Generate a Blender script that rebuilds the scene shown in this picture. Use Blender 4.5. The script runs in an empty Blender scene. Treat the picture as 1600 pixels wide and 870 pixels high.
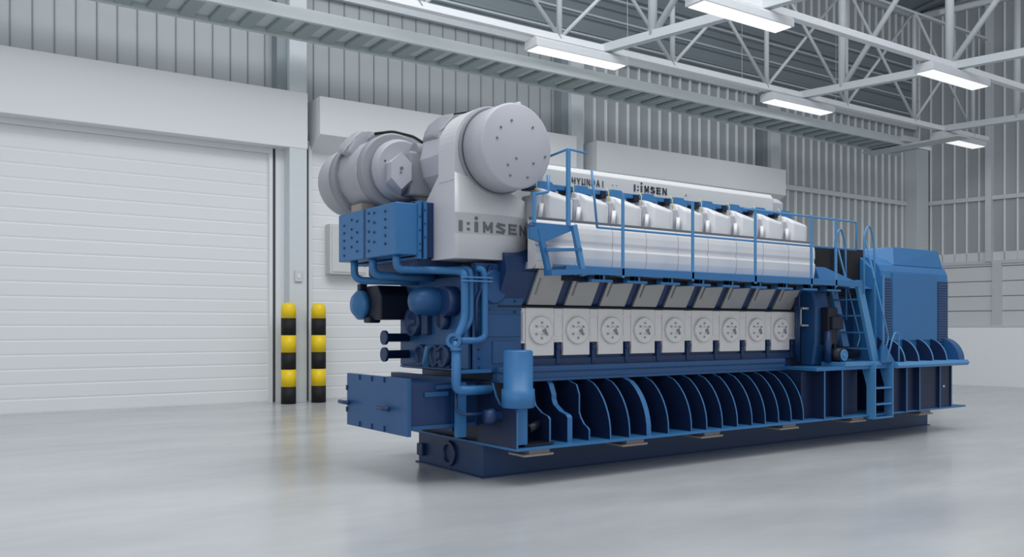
import bpy, bmesh, math, random
from mathutils import Vector, Matrix
random.seed(3)
SC = bpy.context.scene
COL = SC.collection
PI = math.pi

# ------------------------------------------------------------------ camera, world, lights
YAW = math.radians(54.7567)
cam = bpy.data.cameras.new('camera'); camo = bpy.data.objects.new('camera', cam); COL.objects.link(camo)
camo.location = (-5.403, -8.211, 1.7)
camo.rotation_euler = (PI/2, 0, YAW - PI/2)
cam.sensor_width = 36; cam.lens = 36*1358/1600; cam.shift_y = 77/1600; cam.clip_end = 300
SC.camera = camo

w = bpy.data.worlds.new('world'); SC.world = w; w.use_nodes = True
bg = w.node_tree.nodes['Background']
bg.inputs[0].default_value = (0.90, 0.945, 1.0, 1); bg.inputs[1].default_value = 0.66

def area(name, loc, target, sx, sy, power, colr=(1, 1, 1)):
    l = bpy.data.lights.new(name, 'AREA'); l.shape = 'RECTANGLE'; l.size = sx; l.size_y = sy; l.energy = power; l.color = colr
    o = bpy.data.objects.new(name, l); COL.objects.link(o); o.location = loc
    o.rotation_euler = (Vector(target)-Vector(loc)).to_track_quat('-Z', 'Y').to_euler()
    return o
area('added_overhead_key', (1.5, -2.5, 15.0), (3.5, 1.0, 0), 16, 9, 1900, (0.98, 0.99, 1.0))  # unseen lamp added overhead as a soft key on the engine
area('added_side_fill', (-14, -10, 7), (4, 8, 3), 10, 8, 380, (0.95, 0.98, 1.0))  # unseen lamp added on the camera side as fill

SC.view_settings.view_transform = 'Standard'; SC.view_settings.look = 'None'
SC.view_settings.exposure = -0.06; SC.view_settings.gamma = 1.0; SC.view_settings.use_curve_mapping = False

# ------------------------------------------------------------------ materials
def lin(c):
    return tuple(((v/255)/12.92 if v/255 <= 0.04045 else ((v/255+0.055)/1.055)**2.4) for v in c)
def mat(name, rgb, rough=0.5, metal=0.0, var=0.04, scale=6.0, emit=0, coat=0.0, bump=0.0):
    m = bpy.data.materials.new(name); m.use_nodes = True
    nt = m.node_tree; b = nt.nodes['Principled BSDF']
    c = lin(rgb)
    tc = nt.nodes.new('ShaderNodeTexCoord'); nz = nt.nodes.new('ShaderNodeTexNoise'); nz.inputs['Scale'].default_value = scale
    nz.inputs['Detail'].default_value = 4
    nt.links.new(tc.outputs['Object'], nz.inputs['Vector'])
    rp = nt.nodes.new('ShaderNodeMixRGB'); rp.blend_type = 'MIX'
    rp.inputs[1].default_value = tuple(max(0, v*(1-var)) for v in c)+(1,); rp.inputs[2].default_value = tuple(min(1, v*(1+var)) for v in c)+(1,)
    nt.links.new(nz.outputs['Fac'], rp.inputs[0]); nt.links.new(rp.outputs[0], b.inputs['Base Color'])
    b.inputs['Roughness'].default_value = rough; b.inputs['Metallic'].default_value = metal
    b.inputs['Coat Weight'].default_value = coat
    if emit:
        b.inputs['Emission Color'].default_value = (1, 1, 1, 1); b.inputs['Emission Strength'].default_value = emit
    if bump:
        bp = nt.nodes.new('ShaderNodeBump'); bp.inputs['Strength'].default_value = bump; bp.inputs['Distance'].default_value = 0.01
        nt.links.new(nz.outputs['Fac'], bp.inputs['Height']); nt.links.new(bp.outputs[0], b.inputs['Normal'])
    return m
BLUE = mat('blue_machine_paint', (46, 108, 162), 0.42, 0.0, 0.05, 4)
BLUE2 = mat('blue_rail_paint', (74, 134, 184), 0.40, 0.0, 0.04, 6)
RIBP = mat('blue_plate_paint_shaded', (14, 32, 66), 0.45, 0.0, 0.06, 5)  # the machine's blue with the shade between the plates put into it
NAVY = mat('dark_blue_cast_and_shade', (20, 52, 96), 0.42, 0.0, 0.06, 5)  # dark castings, and painted-in shade on the gear case
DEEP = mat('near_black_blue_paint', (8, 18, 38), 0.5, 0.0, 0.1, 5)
BASEM = mat('base_pan_blue_paint', (24, 60, 104), 0.42, 0.0, 0.06, 5)
ENDB = mat('mid_blue_plate_and_shade', (34, 82, 132), 0.42, 0.0, 0.05, 5)  # mid blue plates, and painted-in shade on the gear case front
BLACK = mat('black_rubber', (10, 11, 14), 0.6)
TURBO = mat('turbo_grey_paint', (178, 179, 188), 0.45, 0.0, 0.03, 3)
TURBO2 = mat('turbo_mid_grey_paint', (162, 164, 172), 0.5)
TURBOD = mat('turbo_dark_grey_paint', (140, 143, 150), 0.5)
WHITE = mat('white_cover_paint', (216, 217, 220), 0.38, 0.0, 0.02, 3)
SADM = mat('light_grey_housing', (196, 197, 203), 0.42, 0.0, 0.02, 3)
SHELLM = mat('satin_white_shell', (226, 226, 228), 0.30, 0.25, 0.01, 2)
STEEL = mat('brushed_steel_cover', (208, 206, 204), 0.33, 0.55, 0.03, 9)
PLATE = mat('silver_door_paint', (224, 222, 221), 0.38, 0.2, 0.03, 8)
CAMC = mat('satin_camshaft_cover', (168, 166, 164), 0.30, 0.5, 0.03, 9)
BOLTM = mat('dull_bolt_steel', (160, 160, 162), 0.4, 0.3)
BAND = mat('grey_name_band', (186, 186, 190), 0.5)
LETTER = mat('grey_lettering', (104, 106, 112), 0.5)
LETDARK = mat('dark_lettering', (70, 74, 80), 0.5)
DUCT = mat('pale_duct_cladding', (212, 214, 214), 0.4, 0.1, 0.02)
PAD = mat('primed_steel_pad', (150, 140, 134), 0.6)
WALLM = mat('white_wall_panel', (224, 226, 228), 0.55, 0, 0.015, 0.6)
RIBM = mat('grey_corrugated_sheet', (168, 174, 177), 0.5, 0.1, 0.03, 0.5)
RIBD = mat('dark_grey_sheet_and_shade', (138, 148, 154), 0.5, 0.1, 0.05, 0.5)  # roof and band sheet; also paints shade on the column sides
RIBL = mat('pale_rib_edge', (238, 242, 243), 0.5)
BEAMW = mat('bright_white_steel', (236, 239, 242), 0.4)
GAP = mat('dark_joint_gap', (70, 74, 80), 0.7)
JOINT = mat('sheet_joint_shade', (128, 135, 139), 0.7)
TRUSS = mat('white_painted_steel', (206, 212, 216), 0.45)
TRAY = mat('pale_green_galvanised', (204, 212, 212), 0.45, 0.0)
TRAYD = mat('dark_green_galvanised', (158, 171, 170), 0.5, 0.0)
LAMPM = mat('lamp_housing_white', (220, 223, 226), 0.4)
GLOW = mat('lit_diffuser', (200, 200, 200), 0.5, emit=0.85)
YEL = mat('yellow_safety_paint', (238, 204, 10), 0.4)
BLK = mat('black_safety_paint', (7, 7, 8), 0.7)
CAB = mat('cabinet_grey_paint', (200, 202, 202), 0.5)
WIRE = mat('yellow_cable_sleeve', (196, 190, 120), 0.5)

def floor_material():
    m = bpy.data.materials.new('polished_epoxy_concrete'); m.use_nodes = True
    nt = m.node_tree; b = nt.nodes['Principled BSDF']
    tc = nt.nodes.new('ShaderNodeTexCoord')
    mp = nt.nodes.new('ShaderNodeMapping'); mp.inputs['Scale'].default_value = (0.35, 0.9, 1)
    nz = nt.nodes.new('ShaderNodeTexNoise'); nz.inputs['Scale'].default_value = 0.9; nz.inputs['Detail'].default_value = 8; nz.inputs['Roughness'].default_value = 0.55
    cr = nt.nodes.new('ShaderNodeValToRGB')
    cr.color_ramp.elements[0].position = 0.3; cr.color_ramp.elements[0].color = lin((168, 171, 174))+(1,)
    cr.color_ramp.elements[1].position = 0.72; cr.color_ramp.elements[1].color = lin((190, 192, 193))+(1,)
    r2 = nt.nodes.new('ShaderNodeMapRange'); r2.inputs[3].default_value = 0.14; r2.inputs[4].default_value = 0.30
    nt.links.new(tc.outputs['Object'], mp.inputs[0]); nt.links.new(mp.outputs[0], nz.inputs['Vector'])
    nt.links.new(nz.outputs['Fac'], cr.inputs[0]); nt.links.new(cr.outputs[0], b.inputs['Base Color'])
    nt.links.new(nz.outputs['Fac'], r2.inputs[0]); nt.links.new(r2.outputs[0], b.inputs['Roughness'])
    b.inputs['IOR'].default_value = 1.45
    return m
FLOORM = floor_material()

# ------------------------------------------------------------------ mesh builder
class MB:
    def __init__(s): s.bm = bmesh.new()
    def _bev(s, verts, bev, seg=2):
        es = set(e for v in verts for e in v.link_edges)
        bmesh.ops.bevel(s.bm, geom=list(es), offset=bev, segments=seg, affect='EDGES', profile=0.5)
    def box(s, x0, y0, z0, x1, y1, z1, bev=0, mi=0):
        vs = [s.bm.verts.new(p) for p in ((x0,y0,z0),(x1,y0,z0),(x1,y1,z0),(x0,y1,z0),(x0,y0,z1),(x1,y0,z1),(x1,y1,z1),(x0,y1,z1))]
        for f in ((0,3,2,1),(4,5,6,7),(0,1,5,4),(1,2,6,5),(2,3,7,6),(3,0,4,7)):
            s.bm.faces.new([vs[i] for i in f]).material_index = mi
        if bev: s._bev(vs, bev)
        return s
    def prism(s, pts, axis, a, b, bev=0, mi=0, side=None):
        # pts 2D: axis X -> (y,z); axis Y -> (x,z); axis Z -> (x,y)
        def P(p, t): return {'X': (t, p[0], p[1]), 'Y': (p[0], t, p[1]), 'Z': (p[0], p[1], t)}[axis]
        A = [s.bm.verts.new(P(p, a)) for p in pts]; B = [s.bm.verts.new(P(p, b)) for p in pts]
        n = len(pts); fs = [s.bm.faces.new(A), s.bm.faces.new(B[::-1])]
        for i in range(n): fs.append(s.bm.faces.new((A[i], B[i], B[(i+1) % n], A[(i+1) % n])))
        for i_, f in enumerate(fs): f.material_index = mi if (i_ < 2 or side is None) else side
        bmesh.ops.recalc_face_normals(s.bm, faces=fs)
        if bev: s._bev(A+B, bev)
        return s
    def hull(s, pts, bev=0):
        vs = [s.bm.verts.new(p) for p in pts]
        r = bmesh.ops.convex_hull(s.bm, input=vs)
        if bev: s._bev([v for v in vs if v.is_valid], bev)
        return s
    def cyl(s, a, b, r, n=20, r2=None, cap=True, mi=0):
        a = Vector(a); b = Vector(b); r2 = r if r2 is None else r2
        q = (b-a).to_track_quat('Z', 'Y').to_matrix()
        ra = []; rb = []
        for i in range(n):
            t = 2*PI*i/n; d = q @ Vector((math.cos(t), math.sin(t), 0))
            ra.append(s.bm.verts.new(a+d*r)); rb.append(s.bm.verts.new(b+d*r2))
        for i in range(n):
            f = s.bm.faces.new((ra[i], ra[(i+1) % n], rb[(i+1) % n], rb[i])); f.smooth = True; f.material_index = mi
        if cap:
            s.bm.faces.new(ra[::-1]).material_index = mi; s.bm.faces.new(rb).material_index = mi
        return s
    def lathe(s, o, axis, prof, n=32, mi=0):
        # prof: list of (distance along axis, radius)
        o = Vector(o); q = Vector(axis).to_track_quat('Z', 'Y').to_matrix(); ax = Vector(axis).normalized(); rings = []
        for h, r in prof:
            rings.append([s.bm.verts.new(o+ax*h+q @ Vector((math.cos(2*PI*i/n)*max(r, 1e-4), math.sin(2*PI*i/n)*max(r, 1e-4), 0))) for i in range(n)])
        for k in range(len(rings)-1):
            A, B = rings[k], rings[k+1]
            sharp = abs(prof[k+1][0]-prof[k][0]) < 1e-4
            for i in range(n):
                f = s.bm.faces.new((A[i], A[(i+1) % n], B[(i+1) % n], B[i])); f.smooth = not sharp; f.material_index = mi
        s.bm.faces.new(rings[0][::-1]).material_index = mi; s.bm.faces.new(rings[-1]).material_index = mi
        return s
    def tube(s, pts, r, n=12, bend=0.0, closed=False):
        P = [Vector(p) for p in pts]
        if bend:
            Q = [P[0]]
            for i in range(1, len(P)-1):
                a, b, c = P[i-1], P[i], P[i+1]
                d1 = (a-b); d2 = (c-b); k = min(bend, d1.length*0.48, d2.length*0.48)
                p1 = b+d1.normalized()*k; p2 = b+d2.normalized()*k
                for t in range(7):
                    u = t/6; Q.append((1-u)**2*p1+2*u*(1-u)*b+u*u*p2)
            Q.append(P[-1]); P = Q
        rings = []; up = None
        for i, p in enumerate(P):
            d = ((P[i+1]-p) if i == 0 else (p-P[i-1]) if i == len(P)-1 else (P[i+1]-P[i-1])).normalized()
            if up is None:
                up = Vector((0, 0, 1)) if abs(d.z) < 0.9 else Vector((1, 0, 0))
            u = (up-d*up.dot(d)).normalized(); v = d.cross(u); up = u
            rings.append([s.bm.verts.new(p+u*math.cos(2*PI*k/n)*r+v*math.sin(2*PI*k/n)*r) for k in range(n)])
        for A, B in zip(rings, rings[1:]):
            for i in range(n):
                f = s.bm.faces.new((A[i], A[(i+1) % n], B[(i+1) % n], B[i])); f.smooth = True
        s.bm.faces.new(rings[0][::-1]); s.bm.faces.new(rings[-1])
        return s
    def bar(s, a, b, w, h):
        a = Vector(a); b = Vector(b); d = (b-a).normalized()
        up = Vector((0, 0, 1)) if abs(d.z) < 0.95 else Vector((0, 1, 0))
        u = d.cross(up).normalized(); v = u.cross(d).normalized()
        vs = [s.bm.verts.new(p+u*i*w/2+v*j*h/2) for p in (a, b) for i, j in ((-1,-1),(1,-1),(1,1),(-1,1))]
        for f in ((0,1,2,3),(7,6,5,4),(0,4,5,1),(1,5,6,2),(2,6,7,3),(3,7,4,0)): s.bm.faces.new([vs[i] for i in f])
        return s
    def build(s, name, m, parent=None):
        bmesh.ops.recalc_face_normals(s.bm, faces=s.bm.faces[:])
        me = bpy.data.meshes.new(name); s.bm.to_mesh(me); s.bm.free()
        for mm in (m if isinstance(m, (list, tuple)) else [m]): me.materials.append(mm)
        o = bpy.data.objects.new(name, me); COL.objects.link(o)
        if parent is not None: o.parent = parent
        return o
def empty(name, label, cat, loc=(0, 0, 0), rz=0, group=None):
    o = bpy.data.objects.new(name, None); COL.objects.link(o); o.location = loc; o.rotation_euler = (0, 0, rz); o.empty_display_size = 0.2
    tag(o, label, cat, group); return o
def tag(o, label, cat, group=None):
    o['label'] = label; o['category'] = cat
    if group: o['group'] = group
    return o
def copy_tree(o, parent=None):
    c = o.copy(); COL.objects.link(c); c.parent = parent
    for ch in list(o.children): copy_tree(ch, c)
    return c
def shift_copy(o, dx=0, dy=0, dz=0):           # a copy of a part (with its sub-parts) beside the first
    c = copy_tree(o, o.parent); c.location = o.location+Vector((dx, dy, dz)); return c
# ------------------------------------------------------------------ the hall, in its own frame: s along the shutter wall, t out of it (negative = into the hall)
HA = math.radians(-1.0); H0 = Vector((-0.15, 11.34, 0))
def W(s, t, z=0): return H0+Matrix.Rotation(HA, 3, 'Z') @ Vector((s, t, z))
def hall(o): o.location = H0; o.rotation_euler = (0, 0, HA); o['kind'] = 'structure'; return o
SK = 0.22                                         # the end wall and cross trusses run at a slight skew
def E_(t, z=0, off=0.0): return Vector((28.0 - SK*t + off, t, z))

f = MB(); f.box(-26, -34, -0.3, 45, 14, 0); fl = f.build('floor', FLOORM); fl['kind'] = 'structure'

# shutter wall: plain backing, corrugated sheets above the door heads
m = MB(); m.box(-14, 0.02, 0, 28.6, 0.3, 14.4); hall(m.build('wall_left', RIBM))
m = MB()
s = -14.0
while s < 10: m.box(s, 0.0, 5.5, s+0.025, 0.03, 9.6); s += 0.39  # grey strips paint the shade in the grooves of the sheet joints
hall(m.build('wall_left_joints', JOINT)); bpy.data.objects['wall_left_joints'].name = 'trim_1'
m = MB(); s = 10.9
while s < 27.2:
    z0 = 1.8 if s > 19.3 else 6.5
    m.prism([(s, 0.03), (s+0.01, -0.05), (s+0.045, -0.05), (s+0.055, 0.03)], 'Z', z0, 9.6); s += 0.435
s = 17.0
while s < 28:
    m.box(s, -0.05, 12.4, s+0.045, 0.03, 14.1); s += 0.435
hall(m.build('trim_2', RIBL))
m = MB()                                          # dark horizontal sheeting band high on the wall
z = 9.75
prof = [(0.0, z)]
while z < 12.3:
    prof += [(-0.10, z+0.02), (-0.10, z+0.10), (-0.03, z+0.14), (-0.03, z+0.42)]; z += 0.44
prof += [(0.0, z), (0.04, z), (0.04, 9.75)]
m.prism(prof, 'X', -14, 28); hall(m.build('wall_left_upper', RIBD))
m = MB(); z = 10.1
while z < 12.3: m.box(-14, -0.16, z, 28, -0.02, z+0.05); z += 0.62
hall(m.build('trim_13', TRUSS))
m = MB(); m.box(-14, -0.14, 9.55, 28, 0.0, 9.78); m.box(10.6, -0.12, 6.5, 27.2, 0.0, 6.66); m.box(16, -0.16, 13.95, 28, 0, 14.2); m.box(-14, -0.12, 12.35, 28, 0.0, 12.45)
hall(m.build('trim_3', TRUSS))
m = MB(); m.box(19.3, -0.05, 0.0, 27.4, 0.05, 1.8); hall(m.build('trim_4', WALLM))
# columns
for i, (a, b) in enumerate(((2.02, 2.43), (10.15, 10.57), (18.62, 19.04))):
    m = MB(); m.box(a-0.24, -0.33, 7.08, a, 0.0, 9.6); hall(m.build('trim_%d' % (14+i), RIBD))  # dark block added, column side's shade put into its colour
    m = MB(); m.box(a, -0.485, 0, b, 0.02, 9.7, 0.008)
    if i == 0:
        m.box(a-0.06, -0.42, 9.5, b+0.06, 0.0, 9.66)
    hall(m.build('trim_%d' % (5+i), TRUSS))
m = MB(); m.box(27.15, -0.55, 0, 27.95, 0.02, 9.0, 0.01); hall(m.build('trim_8', TRUSS))
m = MB(); m.box(27.88, -0.14, 9.0, 28.02, 0.02, 14.0); hall(m.build('trim_9', TRUSS))

# shutter doors with their head boxes
def shutter(n, s0, s1, t, htop):
    m = MB(); z = 0.0; prof = []
    while z < htop-0.05:
        prof += [(t, z), (t-0.008, z+0.03), (t-0.008, z+0.26), (t, z+0.29)]; z += 0.29
    prof += [(t, htop), (t+0.05, htop), (t+0.05, 0)]
    m.prism(prof, 'X', s0, s1); d = hall(m.build('door_%d' % n, WALLM)); return d
def head(d, s0, s1, tf, z0, z1, chamfer):
    m = MB()
    if chamfer: m.prism([(0.0, z0-0.33), (tf, z0), (tf, z1), (0.0, z1)], 'X', s0, s1, 0.01)
    else: m.prism([(0.0, z0), (tf, z0), (tf, z1), (0.0, z1)], 'X', s0, s1, 0.01)
    o = m.build('door_head_box', WALLM, d); return o
d1 = shutter(1, -14, 1.66, -0.06, 5.86)
head(d1, -14, 2.445, -0.5, 5.8, 7.08, False)
m = MB(); m.box(1.66, -0.16, 0, 1.74, 0, 5.86); m.box(1.82, -0.13, 0, 2.02, 0, 5.86); m.box(-14, -0.14, 5.68, 1.74, -0.08, 5.86); m.build('guide_rail', WALLM, d1)
m = MB(); m.box(1.74, -0.09, 0, 1.82, 0.01, 5.80); m.build('guide_gap', GAP, d1)
d2 = shutter(2, 2.60, 10.1, -0.06, 6.0)
head(d2, 2.64, 10.12, -0.75, 6.13, 7.0, True)
m = MB(); m.box(2.60, -0.16, 0, 2.68, 0, 5.95); m.box(9.9, -0.16, 0, 10.1, 0, 5.95); m.build('guide_rail', WALLM, d2)
m = MB(); m.box(2.44, -0.10, 0, 2.60, 0.01, 6.2); m.build('guide_gap', GAP, d2)
d3 = shutter(3, 10.9, 18.6, -0.06, 6.0)
head(d3, 10.85, 19.05, -0.75, 6.13, 6.98, True)
m = MB(); m.box(10.75, -0.16, 0, 10.92, 0, 5.95); m.box(18.4, -0.16, 0, 18.62, 0, 5.95); m.build('guide_rail', WALLM, d3)

# end wall (right)
def ew(m, t0, t1, z0, z1, o0, o1):                # a block on the end wall between two t, o = distance into the hall
    P = []
    for t in (t0, t1):
        for o in (o0, o1):
            for z in (z0, z1): P.append(tuple(E_(t, z, -o)))
    m.hull(P)
m = MB(); ew(m, 0.05, -26, 0, 14.3, -0.3, 0.0); hall(m.build('wall_right', RIBM))
m = MB(); t = -0.12
while t > -20:
    ew(m, t, t-0.045, 4.2, 14.0, 0.0, 0.05); t -= 0.425
hall(m.build('trim_10', RIBL))
m = MB(); ew(m, 0, -26, 6.53, 6.68, 0, 0.12); ew(m, 0, -26, 4.12, 4.24, 0, 0.13); ew(m, 0, -26, 13.9, 14.15, 0, 0.2)
ew(m, -2.55, -2.75, 4.2, 14, 0, 0.22); ew(m, -2.75, -3.05, 1.8, 4.2, 0, 0.14)
hall(m.build('trim_11', TRUSS))
m = MB(); z = 1.80
while z < 4.1:
    ew(m, 0, -26, z, z+0.52, 0, 0.05); z += 0.56
hall(m.build('trim_12', WALLM))
m = MB(); ew(m, 0, -26, 0, 1.8, 0, 0.2); hall(m.build('baseboard_right', WALLM))
# low white wall added in front of the end wall to stand for its foot
m = MB(); P = [(20.6, -5.2), (20.75, -5.2), (22.6, -13.4), (22.45, -13.4)]
m.prism(P, 'Z', 0, 1.70); hall(m.build('wall_low', WALLM))
# roof over the far corner
m = MB(); m.prism([(0.3, 14.15), (0.3, 14.35), (-8, 15.6), (-8, 15.4)], 'X', 8, 30)
s = 9.0
while s < 29: m.prism([(0, 14.05), (0, 14.16), (-8, 15.41), (-8, 15.3)], 'X', s, s+0.12); s += 2.3
hall(m.build('ceiling', RIBD))

# roof steelwork and its lights
ZC = 8.55
def long_truss(name, label, t, s0, s1, nodes, ztop, web=True):
    r = empty(name, label, 'truss', W(s0, t, 0), HA)
    L = s1-s0
    MB().box(0, -0.09, ZC-0.07, L, 0.09, ZC+0.09, 0.01).build('bottom_chord', BEAMW, r)
    if not web: return r
    MB().box(0, -0.08, ztop-0.04, L, 0.05, ztop+0.04, 0.01).build('top_chord', TRUSS, r)
    for i, n in enumerate(nodes):
        MB().cyl((n-s0, 0, ZC), (n-s0, 0, ztop), 0.07, 10).build('post', TRUSS, r)
        if i < len(nodes)-1:
            q = nodes[i+1]
            MB().cyl((n-s0, 0.05, ZC), (q-s0, 0.05, ztop), 0.048, 8).build('brace', TRUSS, r)
            MB().cyl((n-s0, -0.05, ztop), (q-s0, -0.05, ZC), 0.048, 8).build('brace', TRUSS, r)
    return r
long_truss('roof_truss', 'white lattice roof truss running along the shutter wall above the cable tray', -3.2, -11, 27.2, [0.2+3.72*i for i in range(-3, 8)], 12.2)
long_truss('roof_beam', 'white straight roof beam out from the wall, carrying the two upper lamps', -7.3, -11, 26.4, [], 13.0, False)['category'] = 'beam'
def cross_truss(label, s, t0, t1, nodes):
    # crosses the hall at the same skew as the end wall
    r = empty('roof_truss', label, 'truss', W(s, t0, 0), HA)
    def P(t, z): return (-(t-t0)*SK, t-t0, z)
    z0, z1 = ZC+0.02, 12.6
    MB().bar(P(t0, z0), P(t1, z0), 0.2, 0.2).build('bottom_chord', TRUSS, r)
    MB().bar(P(t0, z1), P(t1, z1), 0.16, 0.16).build('top_chord', TRUSS, r)
    for i, n in enumerate(nodes):
        MB().cyl(P(n, z0), P(n, z1), 0.11, 10).build('post', TRUSS, r)
        q = nodes[i+1] if i < len(nodes)-1 else t1
        MB().cyl(P(n, z0), P(q, z1), 0.08, 8).build('brace', TRUSS, r)
    return r
cross_truss('white cross truss reaching over the engine, nearest of the cross trusses', 9.0, -3.1, -15, [-4.6, -8.0, -11.5])
cross_truss('white cross truss passing over the far end of the generator', 16.6, -3.1, -17, [-4.4, -7.2, -10.2, -13.2])
cross_truss('white cross truss closest to the end wall', 24.3, -3.1, -17, [-5.4, -9.2, -13.0])

def light(s, t, label):
    r = empty('ceiling_light', label, 'light', W(s, t, 8.2), HA, 'linear lights under the roof trusses')
    m = MB(); m.prism([(-0.25, 0.0), (0.25, 0.0), (0.25, 0.16), (0.20, 0.22), (-0.20, 0.22), (-0.25, 0.16)], 'X', -1.4, 1.4, 0.006); m.build('lamp_housing', LAMPM, r)
    MB().box(-1.34, -0.22, -0.02, 1.34, 0.22, 0.01, 0.01).build('diffuser', GLOW, r)
    l = bpy.data.lights.new('tube_light', 'AREA'); l.shape = 'RECTANGLE'; l.size = 2.8; l.size_y = 0.5; l.energy = 16
    o = bpy.data.objects.new('tube_light', l); COL.objects.link(o); o.parent = r; o.location = (0, 0, -0.05)
    return r
light(8.2, -3.2, 'white linear ceiling light above the drum end of the engine')
light(16.5, -3.2, 'white linear ceiling light above the middle of the engine, over the cable tray')
light(25.3, -3.2, 'white linear ceiling light in the far corner, smallest of the lamps')
light(9.3, -7.3, 'white linear ceiling light cut by the top edge, largest of the lamps')
light(17.5, -7.3, 'white linear ceiling light at the upper right beside a cross truss')

# cable tray
r = empty('cable_tray', 'pale green ladder cable tray hung along the shutter wall', 'cable tray', W(-12, -1.85, 8.1), HA)
MB().box(0, -0.64, -0.10, 36.8, -0.54, 0.16, 0.01).build('side_rail', TRAY, r)
MB().box(0, 0.54, -0.10, 36.8, 0.64, 0.12, 0.01).build('side_rail', TRAY, r)
rung = MB().box(0, -0.56, -0.07, 0.28, 0.56, 0.0).build('rung', TRAYD, r)
for i in range(1, 61):
    c = rung.copy(); COL.objects.link(c); c.location.x = 0.6*i
MB().box(0, -0.54, 0.02, 36.8, 0.54, 0.05).build('cable_bed', TRAY, r)
MB().box(35.0, -2.6, -0.16, 35.7, 0.9, -0.10, 0.01).build('cross_run', TRAY, r)
for i in range(3):
    MB().cyl((23+i*4.6, 0, 0), (23+i*4.6, 0, 3.6), 0.010, 6).build('hanger_rod', TRUSS, r)
MB().bar((35.35, -0.75, 0.1), (35.35, -0.35, 0.1), 0.9, 0.18).build('junction_box', LAMPM, r)

# wall fittings
r = empty('wall_cabinet', 'light grey cabinet on the shutter behind the blue coolers', 'cabinet', W(3.52, -0.14, 2.97), HA)
MB().box(-0.48, -0.22, 0, 0.48, 0.06, 1.18, 0.015).build('cabinet_body', CAB, r)
MB().box(-0.43, -0.24, 0.05, 0.43, -0.215, 1.13, 0.008).build('door', CAB, r)
r = empty('switch_plate', 'small pale switch box on the white column above the bollards', 'switch', W(2.22, -0.5, 2.75), HA)
MB().box(-0.09, -0.035, 0, 0.09, 0.0, 0.26, 0.01).build('plate', CAB, r)
MB().box(-0.03, -0.05, 0.08, 0.03, -0.03, 0.18, 0.005).build('rocker', WALLM, r)

# bollards
def bollard(s, t, label):
    p = W(s, t, 0)
    r = empty('bollard', label, 'bollard', p, 0, 'striped bollards by the shutter door')
    R = 0.165; n = 28
    for k in range(6):
        z0, z1 = k*0.383, (k+1)*0.383
        if k < 5:
            MB().lathe((0, 0, z0), (0, 0, 1), [(0, R), (0.383, R)], n).build('stripe', YEL if k % 2 else BLK, r)
        else:
            MB().lathe((0, 0, z0), (0, 0, 1), [(0, R), (0.20, R), (0.27, R*0.93), (0.32, R*0.72), (0.345, R*0.4), (0.352, 0.01)], n).build('domed_cap', YEL, r)
    return r
bollard(1.91, -0.72, 'yellow and black striped bollard left of the white column')
bollard(2.61, -0.74, 'yellow and black striped bollard right of the white column, nearer the engine')

# ------------------------------------------------------------------ the engine generator set
R = empty('engine_generator_set', 'large blue and white diesel engine with generator on a blue steel skid', 'engine', (0, 0, 0))
def part(mb, name, m, parent=R): return mb.build(name, m, parent)
P_ = .548                                          # cylinder pitch
# base and skid
part(MB().box(0, 0, 0, 9.29, 1.49, 0.385, 0.006), 'base_pan', BASEM)
part(MB().box(-0.03, -0.03, 0.0, 9.32, 1.52, 0.015), 'base_lip', NAVY)
part(MB().box(-0.06, -0.73, 0.385, 9.16, 2.22, 0.412, 0.004), 'skid_flange', BLUE)
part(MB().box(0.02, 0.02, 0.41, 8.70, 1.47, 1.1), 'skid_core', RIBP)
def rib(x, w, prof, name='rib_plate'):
    return part(MB().prism(prof, 'X', x-w/2, x+w/2, 0, 0, 1), name, [RIBP, BLUE])  # one blue paint: shade painted on the faces, light on the edges
def arc(y0, z0, y1, z1, n=10, b=1.0):              # quarter-ellipse from (y0,z0) bottom to (y1,z1) top
    return [(y0+(y1-y0)*(1-math.cos(PI/2*i/n)), z0+(z1-z0)*math.sin(PI/2*i/n)) for i in range(n+1)]
full = [(-0.66, 0.41)]+[(y, z) for y, z in arc(-0.66, 0.45, -0.05, 1.14, 12) if z < 1.085][1:]+[(-0.22, 1.09), (0.03, 1.09), (0.03, 0.41)]
first = None
for x in (1.33, 1.63, 2.27, 2.67, 2.95, 3.24, 3.53, 3.82, 4.09, 4.37, 4.64, 4.91):
    if first is None: first = rib(x, 0.022, full)
    else: shift_copy(first, x-1.33)
rib(1.94, 0.075, full)
def stepped(yo, zs, yi):
    return [(yo, 0.41), (yo, zs-0.03), (yo+0.03, zs), ((yo+yi)/2, zs+0.03), (yi-0.03, zs+0.10), (yi, zs+0.16), (yi, 0.93), (yi+0.05, 1.04), (-0.2, 1.09), (0.03, 1.09), (0.03, 0.41)]
rib(0.49, 0.024, stepped(-0.60, 0.72, -0.31)); rib(0.78, 0.07, stepped(-0.59, 0.72, -0.30)); rib(1.06, 0.022, stepped(-0.60, 0.56, -0.42))
rib(-0.04, 0.024, [(-0.72, 0.41), (-0.72, 0.80), (-0.66, 0.86), (-0.40, 0.86), (-0.32, 0.95), (-0.25, 1.09), (0.03, 1.09), (0.03, 0.41)])
part(MB().box(5.0, -0.55, 0.41, 6.35, 0.02, 1.08), 'side_panel', RIBP)
part(MB().box(6.95, -0.70, 0.41, 8.74, 0.02, 1.08), 'side_panel', RIBP)
for x, yy in ((5.28, -0.74), (5.70, -0.74), (7.30, -0.78), (7.67, -0.78), (8.34, -0.74), (8.73, -0.72)):
    rib(x, 0.03, [(yy, 0.41), (yy, 1.1), (0.03, 1.1), (0.03, 0.41)], 'stiffener_plate')
part(MB().cyl((8.5, -0.72, 0.75), (8.5, -0.69, 0.75), 0.02, 10), 'drain_plug', STEEL)
pad = part(MB().box(0.16, -0.66, 0.33, 0.44, -0.45, 0.39, 0.004).box(0.08, -0.68, 0.31, 0.48, -0.38, 0.335, 0.003), 'support_pad', PAD)
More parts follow.
